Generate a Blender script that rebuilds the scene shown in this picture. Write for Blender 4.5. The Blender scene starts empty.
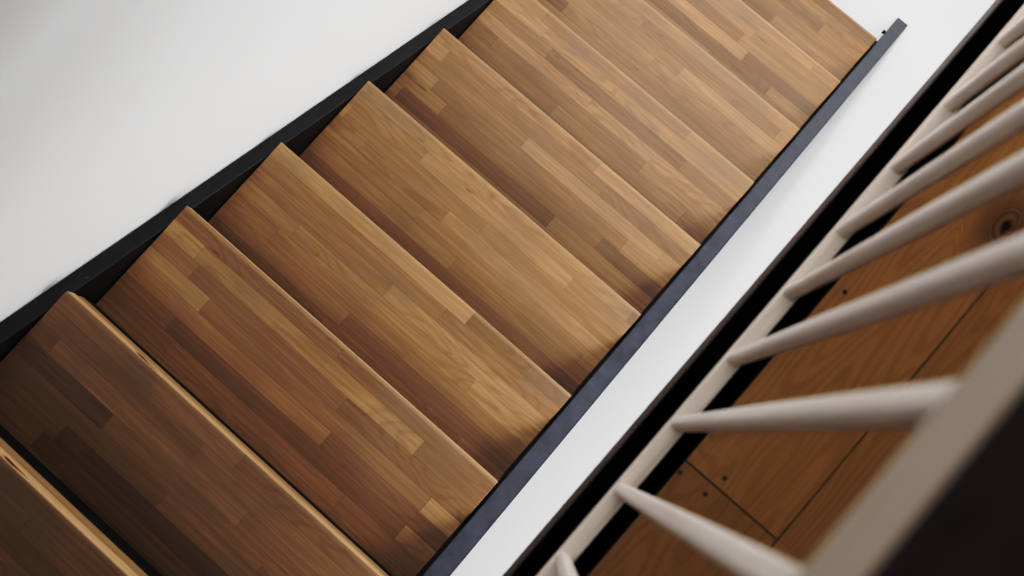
import bpy, bmesh, math, random
from mathutils import Matrix, Vector

random.seed(7)
C = bpy.context.scene.collection

# ------------------------------------------------------------------ dimensions (metres)
# x runs down the stairs, y across them (left positive), z up; lower floor at z = 0
GO, RISE = 0.26697, 0.17216          # going and rise of one step
X0, Z0 = -0.6521, 1.7216             # front top edge of the step called 0
YR, YL = -0.0225, 0.8775             # right and left end of the treads
UP = 2.24                            # upper floor level
CAM_H = 3.7863
FIRST, LAST = -2, 9
TREAD_T = 0.042
LATH = 0.043                         # wooden board under each nosing

# ------------------------------------------------------------------ node helpers
def mat(name):
    m = bpy.data.materials.new(name); m.use_nodes = True
    nt = m.node_tree
    return m, nt, nt.nodes['Principled BSDF']

class N:
    def __init__(s, nt): s.nt = nt
    def new(s, t, **kw):
        n = s.nt.nodes.new(t)
        for k, v in kw.items(): setattr(n, k, v)
        return n
    def link(s, a, b): s.nt.links.new(a, b)
    def put(s, sock, v):
        if isinstance(v, bpy.types.NodeSocket): s.link(v, sock)
        else: sock.default_value = v
    def math(s, op, a, b=0.0, c=None):
        n = s.new('ShaderNodeMath', operation=op)
        s.put(n.inputs[0], a); s.put(n.inputs[1], b)
        if c is not None: s.put(n.inputs[2], c)
        return n.outputs[0]
    def sep(s, v):
        n = s.new('ShaderNodeSeparateXYZ'); s.put(n.inputs[0], v); return n.outputs
    def comb(s, x, y, z):
        n = s.new('ShaderNodeCombineXYZ')
        for i, v in enumerate((x, y, z)): s.put(n.inputs[i], v)
        return n.outputs[0]
    def white(s, v):
        n = s.new('ShaderNodeTexWhiteNoise', noise_dimensions='3D'); s.put(n.inputs['Vector'], v)
        return n.outputs['Value']
    def noise(s, v, scale=1.0, detail=3.0, rough=0.5, dist=0.0):
        n = s.new('ShaderNodeTexNoise'); s.put(n.inputs['Vector'], v)
        n.inputs['Scale'].default_value = scale; n.inputs['Detail'].default_value = detail
        n.inputs['Roughness'].default_value = rough; n.inputs['Distortion'].default_value = dist
        return n.outputs['Fac']
    def ramp(s, fac, stops, interp='LINEAR'):
        n = s.new('ShaderNodeValToRGB'); s.put(n.inputs[0], fac)
        cr = n.color_ramp; cr.interpolation = interp
        while len(cr.elements) < len(stops): cr.elements.new(0.5)
        for e, (p, c) in zip(cr.elements, stops):
            e.position = p; e.color = (*c, 1)
        return n.outputs[0]
    def mix(s, fac, a, b, blend='MIX'):
        n = s.new('ShaderNodeMix', data_type='RGBA', blend_type=blend)
        s.put(n.inputs['Factor'], fac)
        for sock, v in ((n.inputs[6], a), (n.inputs[7], b)):
            s.put(sock, (*v, 1) if isinstance(v, tuple) else v)
        return n.outputs[2]
    def smooth(s, v, lo, hi, a=0.0, b=1.0):
        n = s.new('ShaderNodeMapRange', interpolation_type='SMOOTHSTEP')
        s.put(n.inputs[0], v)
        for i, q in zip((1, 2, 3, 4), (lo, hi, a, b)): s.put(n.inputs[i], q)
        return n.outputs[0]
    def obj(s): return s.new('ShaderNodeTexCoord').outputs['Object']
    def rnd(s): return s.new('ShaderNodeObjectInfo').outputs['Random']
    def bump(s, bsdf, h, strength, dist=0.002):
        n = s.new('ShaderNodeBump'); n.inputs['Strength'].default_value = strength
        n.inputs['Distance'].default_value = dist
        s.put(n.inputs['Height'], h); s.link(n.outputs[0], bsdf.inputs['Normal'])

# ------------------------------------------------------------------ materials
def butcher_block():
    m, nt, b = mat('butcher_block_wood'); n = N(nt)
    x, y, z = n.sep(n.obj()); r = n.rnd()
    W, L = 0.0385, 0.52
    u = n.math('DIVIDE', x, W)
    row = n.math('FLOOR', u)
    fx = n.math('SUBTRACT', u, row)
    seed = n.math('MULTIPLY', r, 91.7)
    off = n.white(n.comb(row, seed, 3.1))
    wl = n.math('MULTIPLY_ADD', n.white(n.comb(row, seed, 8.4)), 0.5, 0.75)
    v = n.math('ADD', n.math('MULTIPLY', n.math('DIVIDE', y, L), wl), n.math('MULTIPLY', off, 17.0))
    col = n.math('FLOOR', v)
    fy = n.math('SUBTRACT', v, col)
    cell = n.comb(row, col, seed)
    h1 = n.white(cell)
    h2 = n.white(n.comb(col, row, n.math('ADD', seed, 5.5)))
    base = n.ramp(h1, [(0.0, (0.1314, 0.07, 0.0335)), (0.12, (0.1743, 0.094, 0.0443)), (0.4, (0.2135, 0.1171, 0.0543)), (0.75, (0.245, 0.1378, 0.064)), (1.0, (0.2807, 0.1632, 0.0792))])
    # long fine fibre and cathedral figure, shifted per stave
    gv = n.comb(n.math('MULTIPLY', x, 150.0), n.math('ADD', n.math('MULTIPLY', y, 6.0), n.math('MULTIPLY', h1, 80.0)),
                n.math('MULTIPLY', h2, 40.0))
    fib = n.noise(gv, 1.0, 4.0, 0.6)
    c1 = n.mix(n.smooth(fib, 0.35, 0.75), (0.80, 0.78, 0.76), (1.14, 1.13, 1.12))
    colr = n.mix(1.0, base, c1, 'MULTIPLY')
    fv = n.comb(n.math('MULTIPLY', x, 16.0), n.math('ADD', n.math('MULTIPLY', y, 2.6), n.math('MULTIPLY', h2, 33.0)),
                n.math('MULTIPLY', h1, 21.0))
    fig = n.noise(fv, 1.0, 1.0, 0.4, 0.4)
    ring = n.math('SINE', n.math('MULTIPLY', fig, 75.0))
    has = n.smooth(h2, 0.5, 0.75)
    colr = n.mix(n.math('MULTIPLY', n.smooth(ring, 0.1, 1.0), n.math('MULTIPLY', has, 0.28)), colr, n.mix(1.0, colr, (0.52, 0.42, 0.34), 'MULTIPLY'))
    # occasional dark mineral streak
    sv = n.comb(n.math('MULTIPLY', x, 60.0), n.math('MULTIPLY_ADD', y, 5.0, n.math('MULTIPLY', h1, 60.0)), seed)
    st = n.noise(sv, 1.0, 2.0, 0.5, 0.6)
    colr = n.mix(n.smooth(st, 0.70, 0.80, 0.0, 0.75), colr, (0.05, 0.022, 0.010))
    # walked-on greyish wear, strongest near the front edge and the middle
    wn = n.noise(n.comb(n.math('MULTIPLY', x, 9.0), n.math('MULTIPLY', y, 4.0), seed), 1.0, 3.0, 0.55)
    front = n.smooth(x, -0.13, 0.0, 0.45, 1.0)
    colr = n.mix(n.math('MULTIPLY', n.smooth(wn, 0.44, 0.66), n.math('MULTIPLY', front, 0.5)), colr, (0.135, 0.088, 0.056))
    # shade under the nosing painted towards the back, pale line along the front edge
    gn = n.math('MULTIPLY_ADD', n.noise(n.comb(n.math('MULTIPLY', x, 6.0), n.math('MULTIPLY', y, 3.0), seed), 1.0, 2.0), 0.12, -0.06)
    back_shade = n.smooth(n.math('ADD', x, gn), -0.25, -0.09, 0.69, 1.0)
    colr = n.mix(1.0, colr, n.comb(back_shade, n.math('POWER', back_shade, 1.12), n.math('POWER', back_shade, 1.25)), 'MULTIPLY')
    colr = n.mix(n.smooth(x, -0.010, -0.004, 0.0, 0.4), colr, (0.36, 0.23, 0.125))
    # glue lines
    d = n.math('MINIMUM', fx, n.math('SUBTRACT', 1.0, fx))
    e = n.math('MULTIPLY', n.math('MINIMUM', fy, n.math('SUBTRACT', 1.0, fy)), L / W)
    line = n.smooth(n.math('MINIMUM', d, e), 0.0, 0.05, 0.28, 0.0)
    colr = n.mix(line, colr, n.mix(1.0, colr, (0.4, 0.33, 0.28), 'MULTIPLY'))
    colr = n.mix(1.0, colr, n.new('ShaderNodeObjectInfo').outputs['Color'], 'MULTIPLY')   # light falloff painted into each tread
    n.link(colr, b.inputs['Base Color'])
    n.put(b.inputs['Roughness'], n.smooth(fib, 0.2, 0.8, 0.46, 0.6))
    b.inputs['Specular IOR Level'].default_value = 0.35
    n.bump(b, n.math('SUBTRACT', fib, n.math('MULTIPLY', line, 0.8)), 0.12, 0.001)
    return m

def pale_edge(name, k0):
    m, nt, b = mat(name); n = N(nt)
    x, y, z = n.sep(n.obj()); r = n.rnd()
    f = n.noise(n.comb(n.math('MULTIPLY', y, 5.0), n.math('MULTIPLY', z, 110.0), n.math('MULTIPLY', r, 50.0)), 1.0, 4.0, 0.6)
    c = n.ramp(f, [(0.25, (0.30, 0.17, 0.082)), (0.55, (0.43, 0.27, 0.145)), (0.8, (0.50, 0.33, 0.19))])
    k = n.noise(n.comb(n.math('MULTIPLY', y, 9.0), n.math('MULTIPLY', z, 26.0), n.math('MULTIPLY', r, 31.0)), 1.0, 1.0, 0.4)
    c = n.mix(n.smooth(k, 0.74, 0.78), c, (0.06, 0.02, 0.006))
    c = n.mix(1.0, c, (k0, k0 * .94, k0 * .88), 'MULTIPLY')
    n.link(c, b.inputs['Base Color']); b.inputs['Roughness'].default_value = 0.5
    return m

def painted(name, c, rough=0.5, var=0.25, scale=14.0, bump=0.05, spec=0.5, speck=None):
    m, nt, b = mat(name); n = N(nt)
    o = n.obj()
    f = n.noise(o, scale, 5.0, 0.6)
    lo = tuple(v * (1 - var) for v in c); hi = tuple(min(1, v * (1 + var)) for v in c)
    col = n.ramp(f, [(0.3, lo), (0.7, hi)])
    if speck:
        s = n.noise(o, 55.0, 2.0, 0.5)
        col = n.mix(n.smooth(s, 0.68, 0.76, 0.0, 0.7), col, speck)
    n.link(col, b.inputs['Base Color'])
    n.put(b.inputs['Roughness'], n.smooth(f, 0.2, 0.8, rough - 0.06, rough + 0.06))
    b.inputs['Specular IOR Level'].default_value = spec
    n.bump(b, n.noise(o, scale * 8, 3.0, 0.6), bump, 0.001)
    return m

def plank_wood():
    m, nt, b = mat('upper_floor_pine'); n = N(nt)
    x, y, z = n.sep(n.obj())
    pid = n.math('FLOOR', n.math('DIVIDE', n.math('ADD', y, 0.185), 0.1605))
    side = n.math('GREATER_THAN', x, 0.1195)
    h = n.white(n.comb(pid, side, 4.2))
    # one big knot bends the rings round it
    kx, ky = 0.655, -0.312
    dx = n.math('SUBTRACT', x, kx); dy = n.math('SUBTRACT', y, ky)
    d2 = n.math('ADD', n.math('MULTIPLY', n.math('MULTIPLY', dx, dx), 0.45), n.math('MULTIPLY', dy, dy))
    kd = n.math('SQRT', d2)
    near = n.smooth(kd, 0.010, 0.060, 1.0, 0.0)
    fig = n.noise(n.comb(n.math('MULTIPLY_ADD', x, 1.5, n.math('MULTIPLY', h, 30.0)), n.math('MULTIPLY', y, 9.0), n.math('MULTIPLY', h, 9.0)), 1.0, 1.5, 0.45, 0.2)
    fig = n.math('ADD', fig, n.math('MULTIPLY', near, 0.35))
    ring = n.math('SINE', n.math('MULTIPLY', fig, 210.0))
    fib = n.noise(n.comb(n.math('MULTIPLY', x, 8.0), n.math('MULTIPLY', y, 260.0), h), 1.0, 3.0, 0.6)
    c = n.mix(n.smooth(ring, -0.4, 1.0), (0.375, 0.208, 0.074), (0.330, 0.176, 0.060))
    c = n.mix(1.0, c, n.mix(fib, (0.72, 0.72, 0.72), (1.22, 1.2, 1.2)), 'MULTIPLY')
    c = n.mix(n.math('MULTIPLY', near, n.smooth(ring, -0.8, 0.8, 0.55, 0.85)), c, (0.085, 0.034, 0.016))
    c = n.mix(n.smooth(n.math('ADD', kd, n.math('MULTIPLY', n.noise(n.obj(), 60.0, 2.0), 0.016)), 0.012, 0.018, 1.0, 0.0), c, (0.006, 0.003, 0.002))
    t = n.math('MULTIPLY_ADD', h, 0.2, 0.9)
    c = n.mix(1.0, c, n.comb(t, t, t), 'MULTIPLY')
    n.link(c, b.inputs['Base Color']); b.inputs['Roughness'].default_value = 0.5
    b.inputs['Specular IOR Level'].default_value = 0.3
    n.bump(b, ring, 0.08, 0.001)
    return m

def whitewashed(name, c, axis):
    m, nt, b = mat(name); n = N(nt)
    x, y, z = n.sep(n.obj()); r = n.math('MULTIPLY', n.rnd(), 40.0)
    s = [150.0, 150.0, 150.0]; s[axis] = 5.0
    f = n.noise(n.comb(n.math('MULTIPLY_ADD', x, s[0], r), n.math('MULTIPLY', y, s[1]), n.math('MULTIPLY', z, s[2])), 1.0, 4.0, 0.6)
    col = n.ramp(f, [(0.3, tuple(v * 0.82 for v in c)), (0.7, c)])
    n.link(col, b.inputs['Base Color']); k = n.noise(n.comb(n.math('MULTIPLY_ADD', x, s[0] * .12, r), n.math('MULTIPLY', y, s[1] * .12), n.math('MULTIPLY', z, s[2] * .12)), 4.0, 2.0, 0.5)
    col = n.mix(n.smooth(k, 0.56, 0.72, 0.0, 0.45), col, tuple(v * q for v, q in zip(c, (0.62, 0.54, 0.46))))
    n.link(col, b.inputs['Base Color']); b.inputs['Roughness'].default_value = 0.6
    b.inputs['Specular IOR Level'].default_value = 0.25
    n.bump(b, f, 0.06, 0.001)
    return m

M_TREAD = butcher_block()
M_EDGE = pale_edge('lit_front_edge_wood', 0.9)  # tread wood made paler to put the front light into its colour
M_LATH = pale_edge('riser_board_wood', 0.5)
M_STRL = painted('black_stringer_paint', (0.0065, 0.0065, 0.008), 0.45, 0.35, 18, 0.12, 0.25, (0.06, 0.06, 0.07))
M_STRR = painted('sky_tinted_stringer_paint', (0.026, 0.027, 0.036), 0.5, 0.4, 24, 0.08, 0.2)  # black paint with the blue-grey sky reflection put into its colour
M_RISER = painted('black_riser_paint', (0.006, 0.006, 0.006), 0.7, 0.2, 20, 0.05, 0.1)
M_WALL = painted('white_plaster', (0.80, 0.80, 0.80), 0.85, 0.012, 3.0, 0.05, 0.2)
M_FLOOR = painted('white_floor_screed', (0.61, 0.605, 0.62), 0.55, 0.02, 2.2, 0.03, 0.3)
M_DARK = painted('dark_grey_plaster', (0.17, 0.165, 0.16), 0.9, 0.05, 3.0, 0.04, 0.2)
M_CEIL = painted('timber_ceiling_stain', (0.24, 0.20, 0.165), 0.9, 0.01, 3.0, 0.03, 0.2)
M_BEAM = painted('matt_black_beam', (0.0016, 0.0016, 0.0016), 0.9, 0.2, 20, 0.03, 0.0)
M_FASC = painted('brown_black_fascia', (0.075, 0.058, 0.052), 0.6, 0.2, 25, 0.05, 0.2)
M_PLANK = plank_wood()
M_RAIL = whitewashed('pale_rail_wood', (0.74, 0.645, 0.55), 0)
M_HAND = whitewashed('handrail_wood', (0.385, 0.315, 0.255), 0)
M_BAL = whitewashed('pale_baluster_wood', (0.80, 0.715, 0.65), 2)
M_CAP = painted('black_handrail_paint', (0.016, 0.012, 0.010), 0.7, 0.25, 30, 0.05, 0.05)
M_SCREW = painted('dark_screw_steel', (0.03, 0.026, 0.024), 0.5, 0.2, 60, 0.02, 0.3)

# ------------------------------------------------------------------ mesh helpers
def link(name, bm, mats, parent=None, loc=None):
    me = bpy.data.meshes.new(name); bmesh.ops.recalc_face_normals(bm, faces=bm.faces)
    bm.to_mesh(me); bm.free()
    for m in (mats if isinstance(mats, (list, tuple)) else [mats]): me.materials.append(m)
    o = bpy.data.objects.new(name, me); C.objects.link(o)
    if parent: o.parent = parent
    if loc: o.location = loc
    return o

def box(bm, x0, x1, y0, y1, z0, z1):
    v = [bm.verts.new((x, y, z)) for x in (x0, x1) for y in (y0, y1) for z in (z0, z1)]
    f = []
    for q in ((0, 1, 3, 2), (4, 6, 7, 5), (0, 4, 5, 1), (2, 3, 7, 6), (0, 2, 6, 4), (1, 5, 7, 3)):
        f.append(bm.faces.new([v[i] for i in q]))
    return v, f

def prism(bm, pts, axis, a, b):
    def mk(p, t):
        q = list(p); q.insert(axis, t); return bm.verts.new(q)
    A = [mk(p, a) for p in pts]; B = [mk(p, b) for p in pts]
    bm.faces.new(A); bm.faces.new(B[::-1])
    for i in range(len(pts)):
        j = (i + 1) % len(pts)
        bm.faces.new((A[i], B[i], B[j], A[j]))

def structure(name, bm, m):
    o = link(name, bm, m); o['kind'] = 'structure'; return o

def smooth_by_angle(o, deg=35):
    for p in o.data.polygons: p.use_smooth = True
    o.data.set_sharp_from_angle(angle=math.radians(deg))

# ------------------------------------------------------------------ setting
XB, XF = -4.2, 7.0       # back and front ends of the house
YW, YE = 0.918, -3.6     # left wall face, right wall face
TOP = 5.0
bm = bmesh.new(); box(bm, XB, XF, YE, YW + 0.15, -0.15, 0.0); structure('floor', bm, M_FLOOR)
bm = bmesh.new(); box(bm, XB, XF, YW, YW + 0.15, 0.0, TOP); structure('wall_left', bm, M_WALL)
# right wall with an unseen long window added to let in side light
SX0, SX1, SZ0, SZ1 = -2.6, 1.8, 1.15, 1.95
bm = bmesh.new()
box(bm, XB, SX0, YE - 0.15, YE, -0.15, TOP); box(bm, SX1, XF, YE - 0.15, YE, -0.15, TOP)
box(bm, SX0, SX1, YE - 0.15, YE, -0.15, SZ0); box(bm, SX0, SX1, YE - 0.15, YE, SZ1, TOP)
structure('wall_right', bm, M_DARK)
bm = bmesh.new()
for a, b_, c, d in ((SX0, SX0 + .06, SZ0, SZ1), (SX1 - .06, SX1, SZ0, SZ1), (SX0, SX1, SZ0, SZ0 + .06), (SX0, SX1, SZ1 - .06, SZ1),
                    (-1.15, -1.09, SZ0, SZ1), (.32, .38, SZ0, SZ1)):
    box(bm, a, b_, YE - .10, YE - .04, c, d)
structure('window_added', bm, M_BEAM)
bm = bmesh.new(); box(bm, XB - 0.15, XB, YE - 0.15, YW + 0.15, -0.15, TOP); structure('wall_back', bm, M_DARK)
bm = bmesh.new(); box(bm, XB - 0.15, XF + 0.15, YE - 0.15, YW + 0.15, TOP, TOP + 0.15); structure('ceiling', bm, M_CEIL)
# front wall at the foot of the stairs, with one wide low window
WY0, WY1, WZ0, WZ1 = -3.2, 0.7, 0.2, 1.8
bm = bmesh.new()
box(bm, XF, XF + 0.15, YE - 0.15, WY0, -0.15, TOP)
box(bm, XF, XF + 0.15, WY1, YW + 0.15, -0.15, TOP)
box(bm, XF, XF + 0.15, WY0, WY1, -0.15, WZ0)
box(bm, XF, XF + 0.15, WY0, WY1, WZ1, TOP)
structure('wall_front', bm, M_WALL)
for nm, (y0, y1, z0, z1) in (('window_1', (WY0, WY1, WZ0, WZ1)),):
    bm = bmesh.new(); ym = (y0 + y1) / 2
    for a, b_, c, d in ((y0, y0 + .06, z0, z1), (y1 - .06, y1, z0, z1), (y0, y1, z0, z0 + .06), (y0, y1, z1 - .06, z1),
                        (ym - .03, ym + .03, z0, z1)):
        box(bm, XF + .04, XF + .10, a, b_, c, d)
    structure(nm, bm, M_BEAM)

# upper floor: separate boards with fine gaps, screwed down
BW = 0.1605
bm = bmesh.new()
y = -0.185
k = 0
while y - BW > YE:
    joints = {0: [0.1195], 1: [-1.3, 1.9], 2: [-0.6, 2.4]}[k % 3] if k else [-2.0, 0.1195, 2.6]
    xs = [XB] + joints + [XF]
    for a, b_ in zip(xs, xs[1:]):
        box(bm, a + .0011, b_ - .0011, y - BW + .0011, y - .0011, UP - .022, UP)
    y -= BW; k += 1
# landing behind the head of the stairs
XL = X0 + (FIRST - 1) * GO
yy = -0.185
while yy < YW - 0.01:
    box(bm, XB, XL, yy + .0011, min(yy + BW, YW) - .0011, UP - .022, UP)
    yy += BW
floor_up = structure('floor_upper', bm, M_PLANK)
for sx, sy in ((0.1022, -0.1905), (0.1357, -0.2405), (0.4384, -0.203), (0.1027, -0.2345)):
    b = bmesh.new()
    bmesh.ops.create_cone(b, cap_ends=True, segments=14, radius1=.0036, radius2=.0030, depth=.0016)
    link('screw', b, M_SCREW, floor_up, (sx, sy, UP + .0002))
bm = bmesh.new()
box(bm, XB, XF, YE, -0.118, UP - .13, UP - .024)
box(bm, XB, XL - .02, -0.118, YW, UP - .13, UP - .024)
structure('ceiling_lower', bm, M_CEIL)
# black edge beam under the balustrade and its brown-black fascia
bm = bmesh.new(); box(bm, XL, XF, -0.184, -0.1085, UP - .022, UP); structure('trim_1', bm, M_BEAM)
bm = bmesh.new(); box(bm, XL, XF, -0.1180, -0.1066, UP - .10, UP - .001); structure('trim_2', bm, M_FASC)

# ------------------------------------------------------------------ staircase
stairs = bpy.data.objects.new('staircase', None); C.objects.link(stairs)
stairs.location = (X0 + LAST * GO, (YL + YR) / 2, 0)
stairs['label'] = 'straight open staircase of brown butcher-block treads between two black stringers, one tinted with sky reflection'
stairs['category'] = 'stairs'
S0 = Vector(stairs.location)

def tread_mesh():
    D = GO + 0.026
    bm = bmesh.new()
    r = 0.0028
    prof = [(-D, 0.0)]
    for i in range(5):
        a = math.pi / 2 * (1 - i / 4)
        prof.append((-r + r * math.cos(a), -r + r * math.sin(a)))
    prof += [(0.0, -TREAD_T + .003), (-.003, -TREAD_T), (-D, -TREAD_T)]
    h = (YL - YR) / 2
    cuts = [(-h, 0.0), (-h + .0015, 1), (h - .0015, 1), (h, 0.0)]
    rings = []
    for yy, full in cuts:
        s = 0.0 if full else 0.0015
        ring = []
        for (px, pz) in prof:
            qx = min(max(px, -D + s), -s); qz = min(max(pz, -TREAD_T + s), -s)
            ring.append(bm.verts.new((qx, yy, qz)))
        rings.append(ring)
    n = len(prof)
    for A, B in zip(rings, rings[1:]):
        for i in range(n):
            j = (i + 1) % n
            bm.faces.new((A[i], A[j], B[j], B[i]))
    bm.faces.new(rings[0]); bm.faces.new(rings[-1][::-1])
    bm.normal_update()
    for f in bm.faces:
        c = f.calc_center_median()
        if c.x > -0.0004: f.material_index = 1
    return bm

jit = {1: 0.0, 2: .0103, 3: -.0082, 4: -.0039, 5: -.0040, 6: .0035, 7: .001, 8: .0006, 9: .0008}
TREAD_SHADE = {-2: .70, -1: .66, 0: .62, 1: .60, 2: 1.08, 3: 1.06, 4: 1.0, 5: .95, 6: .94, 7: .92, 8: 1.02, 9: 1.05}   # light falloff along the flight put into each tread's tone
first = None
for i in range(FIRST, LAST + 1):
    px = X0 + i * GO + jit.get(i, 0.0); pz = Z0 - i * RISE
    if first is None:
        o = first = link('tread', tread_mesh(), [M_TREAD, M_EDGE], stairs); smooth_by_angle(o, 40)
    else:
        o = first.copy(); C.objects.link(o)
    t = TREAD_SHADE.get(i, 1.0); o.color = (t, t * .985, t * .97, 1)
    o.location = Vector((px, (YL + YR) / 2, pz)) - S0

h2 = (YL - YR) / 2
lb = bmesh.new(); box(lb, -0.024, -0.0015, -h2 + .002, h2 - .002, -TREAD_T - LATH, -TREAD_T)
bmesh.ops.bevel(lb, geom=lb.edges[:], offset=.0015, segments=2, affect='EDGES')
rb = bmesh.new(); box(rb, -0.036, -0.0105, -h2 + .004, h2 - .004, -RISE, -TREAD_T - LATH)
l0 = r0 = None
for i in range(FIRST, LAST + 1):
    px = X0 + i * GO + jit.get(i, 0.0); pz = Z0 - i * RISE
    if l0 is None: o = l0 = link('riser_board', lb, M_LATH, stairs)
    else: o = l0.copy(); C.objects.link(o)
    o.location = Vector((px, (YL + YR) / 2, pz)) - S0
    if i == LAST: break
    px = X0 + i * GO + jit.get(i, 0.0)
    if r0 is None: o = r0 = link('riser', rb, M_RISER, stairs)
    else: o = r0.copy(); C.objects.link(o)
    o.location = Vector((px, (YL + YR) / 2, pz)) - S0

def stringer(y0, y1, m, h, xe, dark=False):
    zt = lambda x: Z0 - (x - X0) / GO * RISE + h
    bm = bmesh.new()
    drop = 0.30
    xs = XL + .002
    xb = X0 + (Z0 + h - drop) / RISE * GO       # where the underside reaches the floor
    pts = [(xs, zt(xs)), (xe, zt(xe)), (xe, 0.0), (xb, 0.0), (xs, zt(xs) - drop)]
    prism(bm, [(a, b) for a, b in pts], 1, y0, y1)
    bmesh.ops.bevel(bm, geom=bm.edges[:], offset=.002, segments=2, affect='EDGES', profile=0.5)
    bmesh.ops.translate(bm, verts=bm.verts, vec=-S0)
    bm.normal_update()
    for f in bm.faces:
        if dark and f.normal.y > 0.3: f.material_index = 1
    return link('stringer', bm, [m, M_RISER], stairs)
sl = stringer(YL + .0025, 0.9165, M_STRL, -0.040, 1.94); sl['label'] = 'black stringer along the white wall'
sr = stringer(-0.0725, -0.0295, M_STRR, -0.040, 1.935, True); sr['label'] = 'black stringer on the open side, sky reflection in its colour'
zt = lambda x: Z0 - (x - X0) / GO * RISE - 0.085
bm = bmesh.new()
prism(bm, [(XL + .02, zt(XL + .02)), (1.80, zt(1.80)), (1.72, zt(1.80) - .02), (XL + .02, zt(XL + .02) - .11)], 1, -0.0294, -0.0227)
bmesh.ops.translate(bm, verts=bm.verts, vec=-S0)
link('gap_shade_strip', bm, M_RISER, sr)  # black strip added to darken the gap beside the treads
# small black bolt at the foot of the open-side stringer
b = bmesh.new()
bmesh.ops.create_cone(b, cap_ends=True, segments=12, radius1=.008, radius2=.006, depth=.010, matrix=Matrix.Rotation(math.pi / 2, 4, 'X'))
link('bolt', b, M_RISER, sr, Vector((1.84, -0.0245, 0.055)) - S0)

# ------------------------------------------------------------------ balustrade
rail = bpy.data.objects.new('balustrade', None); C.objects.link(rail)
BY = -0.1455
rail.location = (0.5, BY, UP)
rail['label'] = 'pale wooden balustrade of slim rounded balusters with black-topped handrail along the upper floor edge'
rail['category'] = 'railing'
R0 = Vector(rail.location)
XA, XZ = XL + .05, 2.9
ZR = CAM_H - 0.505
ZT = CAM_H - 0.424
bm = bmesh.new(); box(bm, XA - .5, XZ - .5, -0.0120, 0.0120, 0.0, 0.030)
bmesh.ops.bevel(bm, geom=bm.edges[:], offset=.0025, segments=2, affect='EDGES')
link('bottom_rail', bm, M_RAIL, rail)
bm = bmesh.new(); box(bm, XA - .5, XZ - .5, -0.0195, 0.0175, ZR - UP, ZT - UP)
bmesh.ops.bevel(bm, geom=bm.edges[:], offset=.003, segments=2, affect='EDGES')
link('handrail', bm, M_HAND, rail)
# rounded black cap
bm = bmesh.new()
prof = []
y1, y0, z0, z1 = 0.0175, -0.085, ZT - UP, ZT - UP + 0.040
rr = 0.018
prof += [(y0, z0), (y1, z0)]
for i in range(7):
    a = math.pi / 2 * i / 6
    prof.append((y1 - rr + rr * math.cos(a), z1 - rr + rr * math.sin(a)))
for i in range(7):
    a = math.pi / 2 + math.pi / 2 * i / 6
    prof.append((y0 + rr + rr * math.cos(a), z1 - rr + rr * math.sin(a)))
prism(bm, prof, 0, XA - .5, XZ - .5)
o = link('handrail_cap', bm, M_CAP, rail); smooth_by_angle(o, 35); o['label'] = 'black rounded handrail cap'

def baluster_mesh():
    bm = bmesh.new(); seg = 32
    H = ZR - UP - 0.030 + .006
    prof = [(0.0, .0091), (0.02, .0093), (0.12, .0096), (0.3, .0100), (0.5, .0102), (0.7, .0101), (0.86, .0098), (1.0, .0094)]
    rings = []
    for t, r in prof:
        ring = []
        for k in range(seg):
            a = 2 * math.pi * k / seg; c_, s_ = math.cos(a), math.sin(a)
            q = r / (abs(c_) ** 3.4 + abs(s_) ** 3.4) ** (1 / 3.4)      # square section with well rounded corners
            ring.append(bm.verts.new((q * c_, q * s_, t * H)))
        rings.append(ring)
    for A, B in zip(rings, rings[1:]):
        for k in range(seg):
            j = (k + 1) % seg
            bm.faces.new((A[k], A[j], B[j], B[k]))
    bm.faces.new(rings[0][::-1]); bm.faces.new(rings[-1])
    return bm
bx = {0: .0311, 1: .1472, 2: .2617, 3: .3805, 4: .4940, 5: .6114, 6: .7270, 7: .8470, -1: -.0870}
b0 = None
for k in range(-11, 25):
    x = bx.get(k, .0311 + .1166 * k)
    if not (XA + .03 < x < XZ - .03): continue
    if b0 is None:
        o = b0 = link('baluster', baluster_mesh(), M_BAL, rail); smooth_by_angle(o, 40)
    else:
        o = b0.copy(); C.objects.link(o)
    o.location = Vector((x, BY + .0008, UP + .027)) - R0

# ------------------------------------------------------------------ light
def area(name, loc, rot, sx, sy, power, col=(1, 1, 1)):
    l = bpy.data.lights.new(name, 'AREA'); l.shape = 'RECTANGLE'; l.size = sx; l.size_y = sy
    l.energy = power; l.color = col
    o = bpy.data.objects.new(name, l); C.objects.link(o); o.location = loc; o.rotation_euler = rot
    return o
P = dict(front=195, well=44, side=58, upper=47, top=25, spot=240)   # lamp powers (W)
DAY = (0.95, 0.985, 1.0)
# daylight through the front window; unseen fill lamps added at the side and under the upper floor
area('front_window_daylight', (XF + .25, (WY0 + WY1) / 2, (WZ0 + WZ1) / 2), (0, math.radians(90), 0), WZ1 - WZ0, WY1 - WY0, P['front'], DAY)
area('side_fill', ((SX0 + SX1) / 2, YE - .25, (SZ0 + SZ1) / 2), (math.radians(90), 0, 0), SX1 - SX0, SZ1 - SZ0, P['side'], DAY)
area('under_floor_fill', (-0.1, -0.95, UP - .16), (0, 0, 0), 2.4, 0.5, P['upper'], (0.975, 0.985, 1.0))
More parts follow.
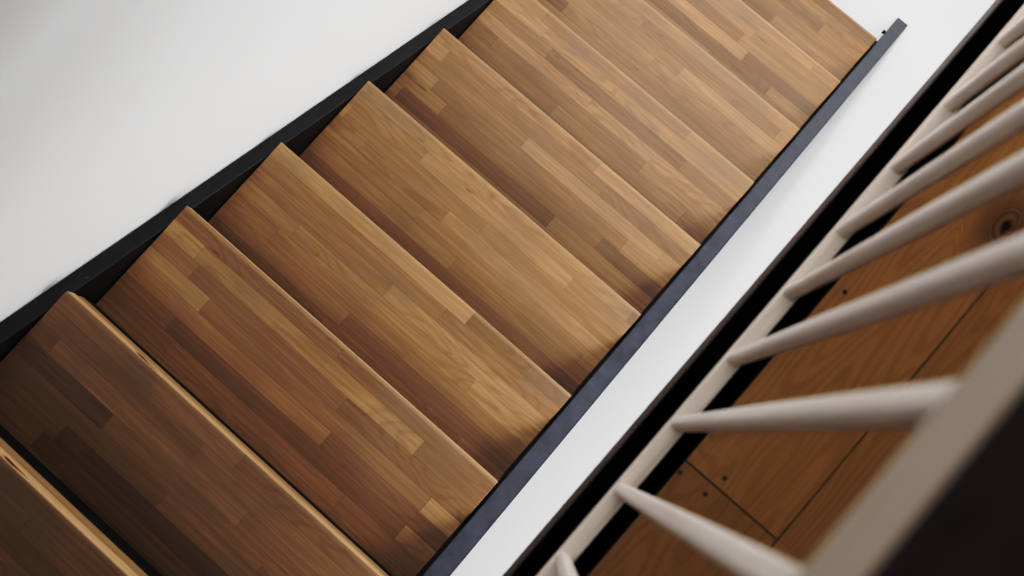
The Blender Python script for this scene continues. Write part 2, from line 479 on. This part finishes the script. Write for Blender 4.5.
# unseen fill lamps added above the foot of the stairs and in the upper storey
area('stairwell_fill', (2.4, 0.2, 2.6), (0, math.radians(30), 0), 0.9, 1.2, P['well'], (0.975, 0.985, 1.0))
sl_ = bpy.data.lights.new('tread_spot_fill', 'SPOT'); sl_.energy = P['spot']; sl_.color = (0.975, 0.985, 1.0)  # unseen spot added for nosing shadows on the lower treads
sl_.spot_size = math.radians(38); sl_.spot_blend = 1.0; sl_.shadow_soft_size = 0.16
so = bpy.data.objects.new('tread_spot_fill', sl_); C.objects.link(so); so.location = (1.15, 0.62, TOP - .12)
so.rotation_euler = (Vector((1.72, 0.46, 0.1)) - so.location).to_track_quat('-Z', 'Y').to_euler()
area('upper_fill', (0.4, 0.3, TOP - .05), (0, 0, 0), 2.0, 0.9, P['top'], (0.975, 0.985, 1.0))  # unseen lamp added to lift the upper storey

w = bpy.data.worlds.new('World'); bpy.context.scene.world = w; w.use_nodes = True
bg = w.node_tree.nodes['Background']; bg.inputs[0].default_value = (0.85, 0.92, 1.0, 1); bg.inputs[1].default_value = 0.6

# ------------------------------------------------------------------ camera
cd = bpy.data.cameras.new('camera'); cam = bpy.data.objects.new('camera', cd); C.objects.link(cam)
ax = Vector((0.659047719812439, -0.7520325856349434, -0.010153479858959504))
ay = Vector((0.7465933520759012, 0.6525309496791782, 0.129621473324674))
az = Vector((-0.09085411188325018, -0.09300725699649101, 0.9915115634726076))
m = Matrix((ax, ay, az)).transposed().to_4x4(); m.translation = (0, 0, CAM_H)
cam.matrix_world = m
cd.sensor_width = 36.0; cd.lens = 1132.03 / 1024 * 36.0
cd.clip_start = 0.05
cd.dof.use_dof = True; cd.dof.focus_distance = 2.65; cd.dof.aperture_fstop = 3.8
bpy.context.scene.camera = cam
sc = bpy.context.scene
sc.view_settings.view_transform = 'Standard'
sc.view_settings.look = 'None'
sc.view_settings.exposure = 0.0
# gentle contrast grade, as the photograph has
vs = sc.view_settings; vs.use_curve_mapping = True
cv = vs.curve_mapping.curves[3]
PTS = [(0, 0), (.04, .022), (.075, .052), (.12, .118), (.18, .205), (.35, .43), (.6, .69), (1.0, .84)]
while len(cv.points) < len(PTS): cv.points.new(.5, .5)
for p_, q_ in zip(cv.points, PTS): p_.location = q_
vs.curve_mapping.update()
sc.cycles.max_bounces = 10; sc.cycles.diffuse_bounces = 6
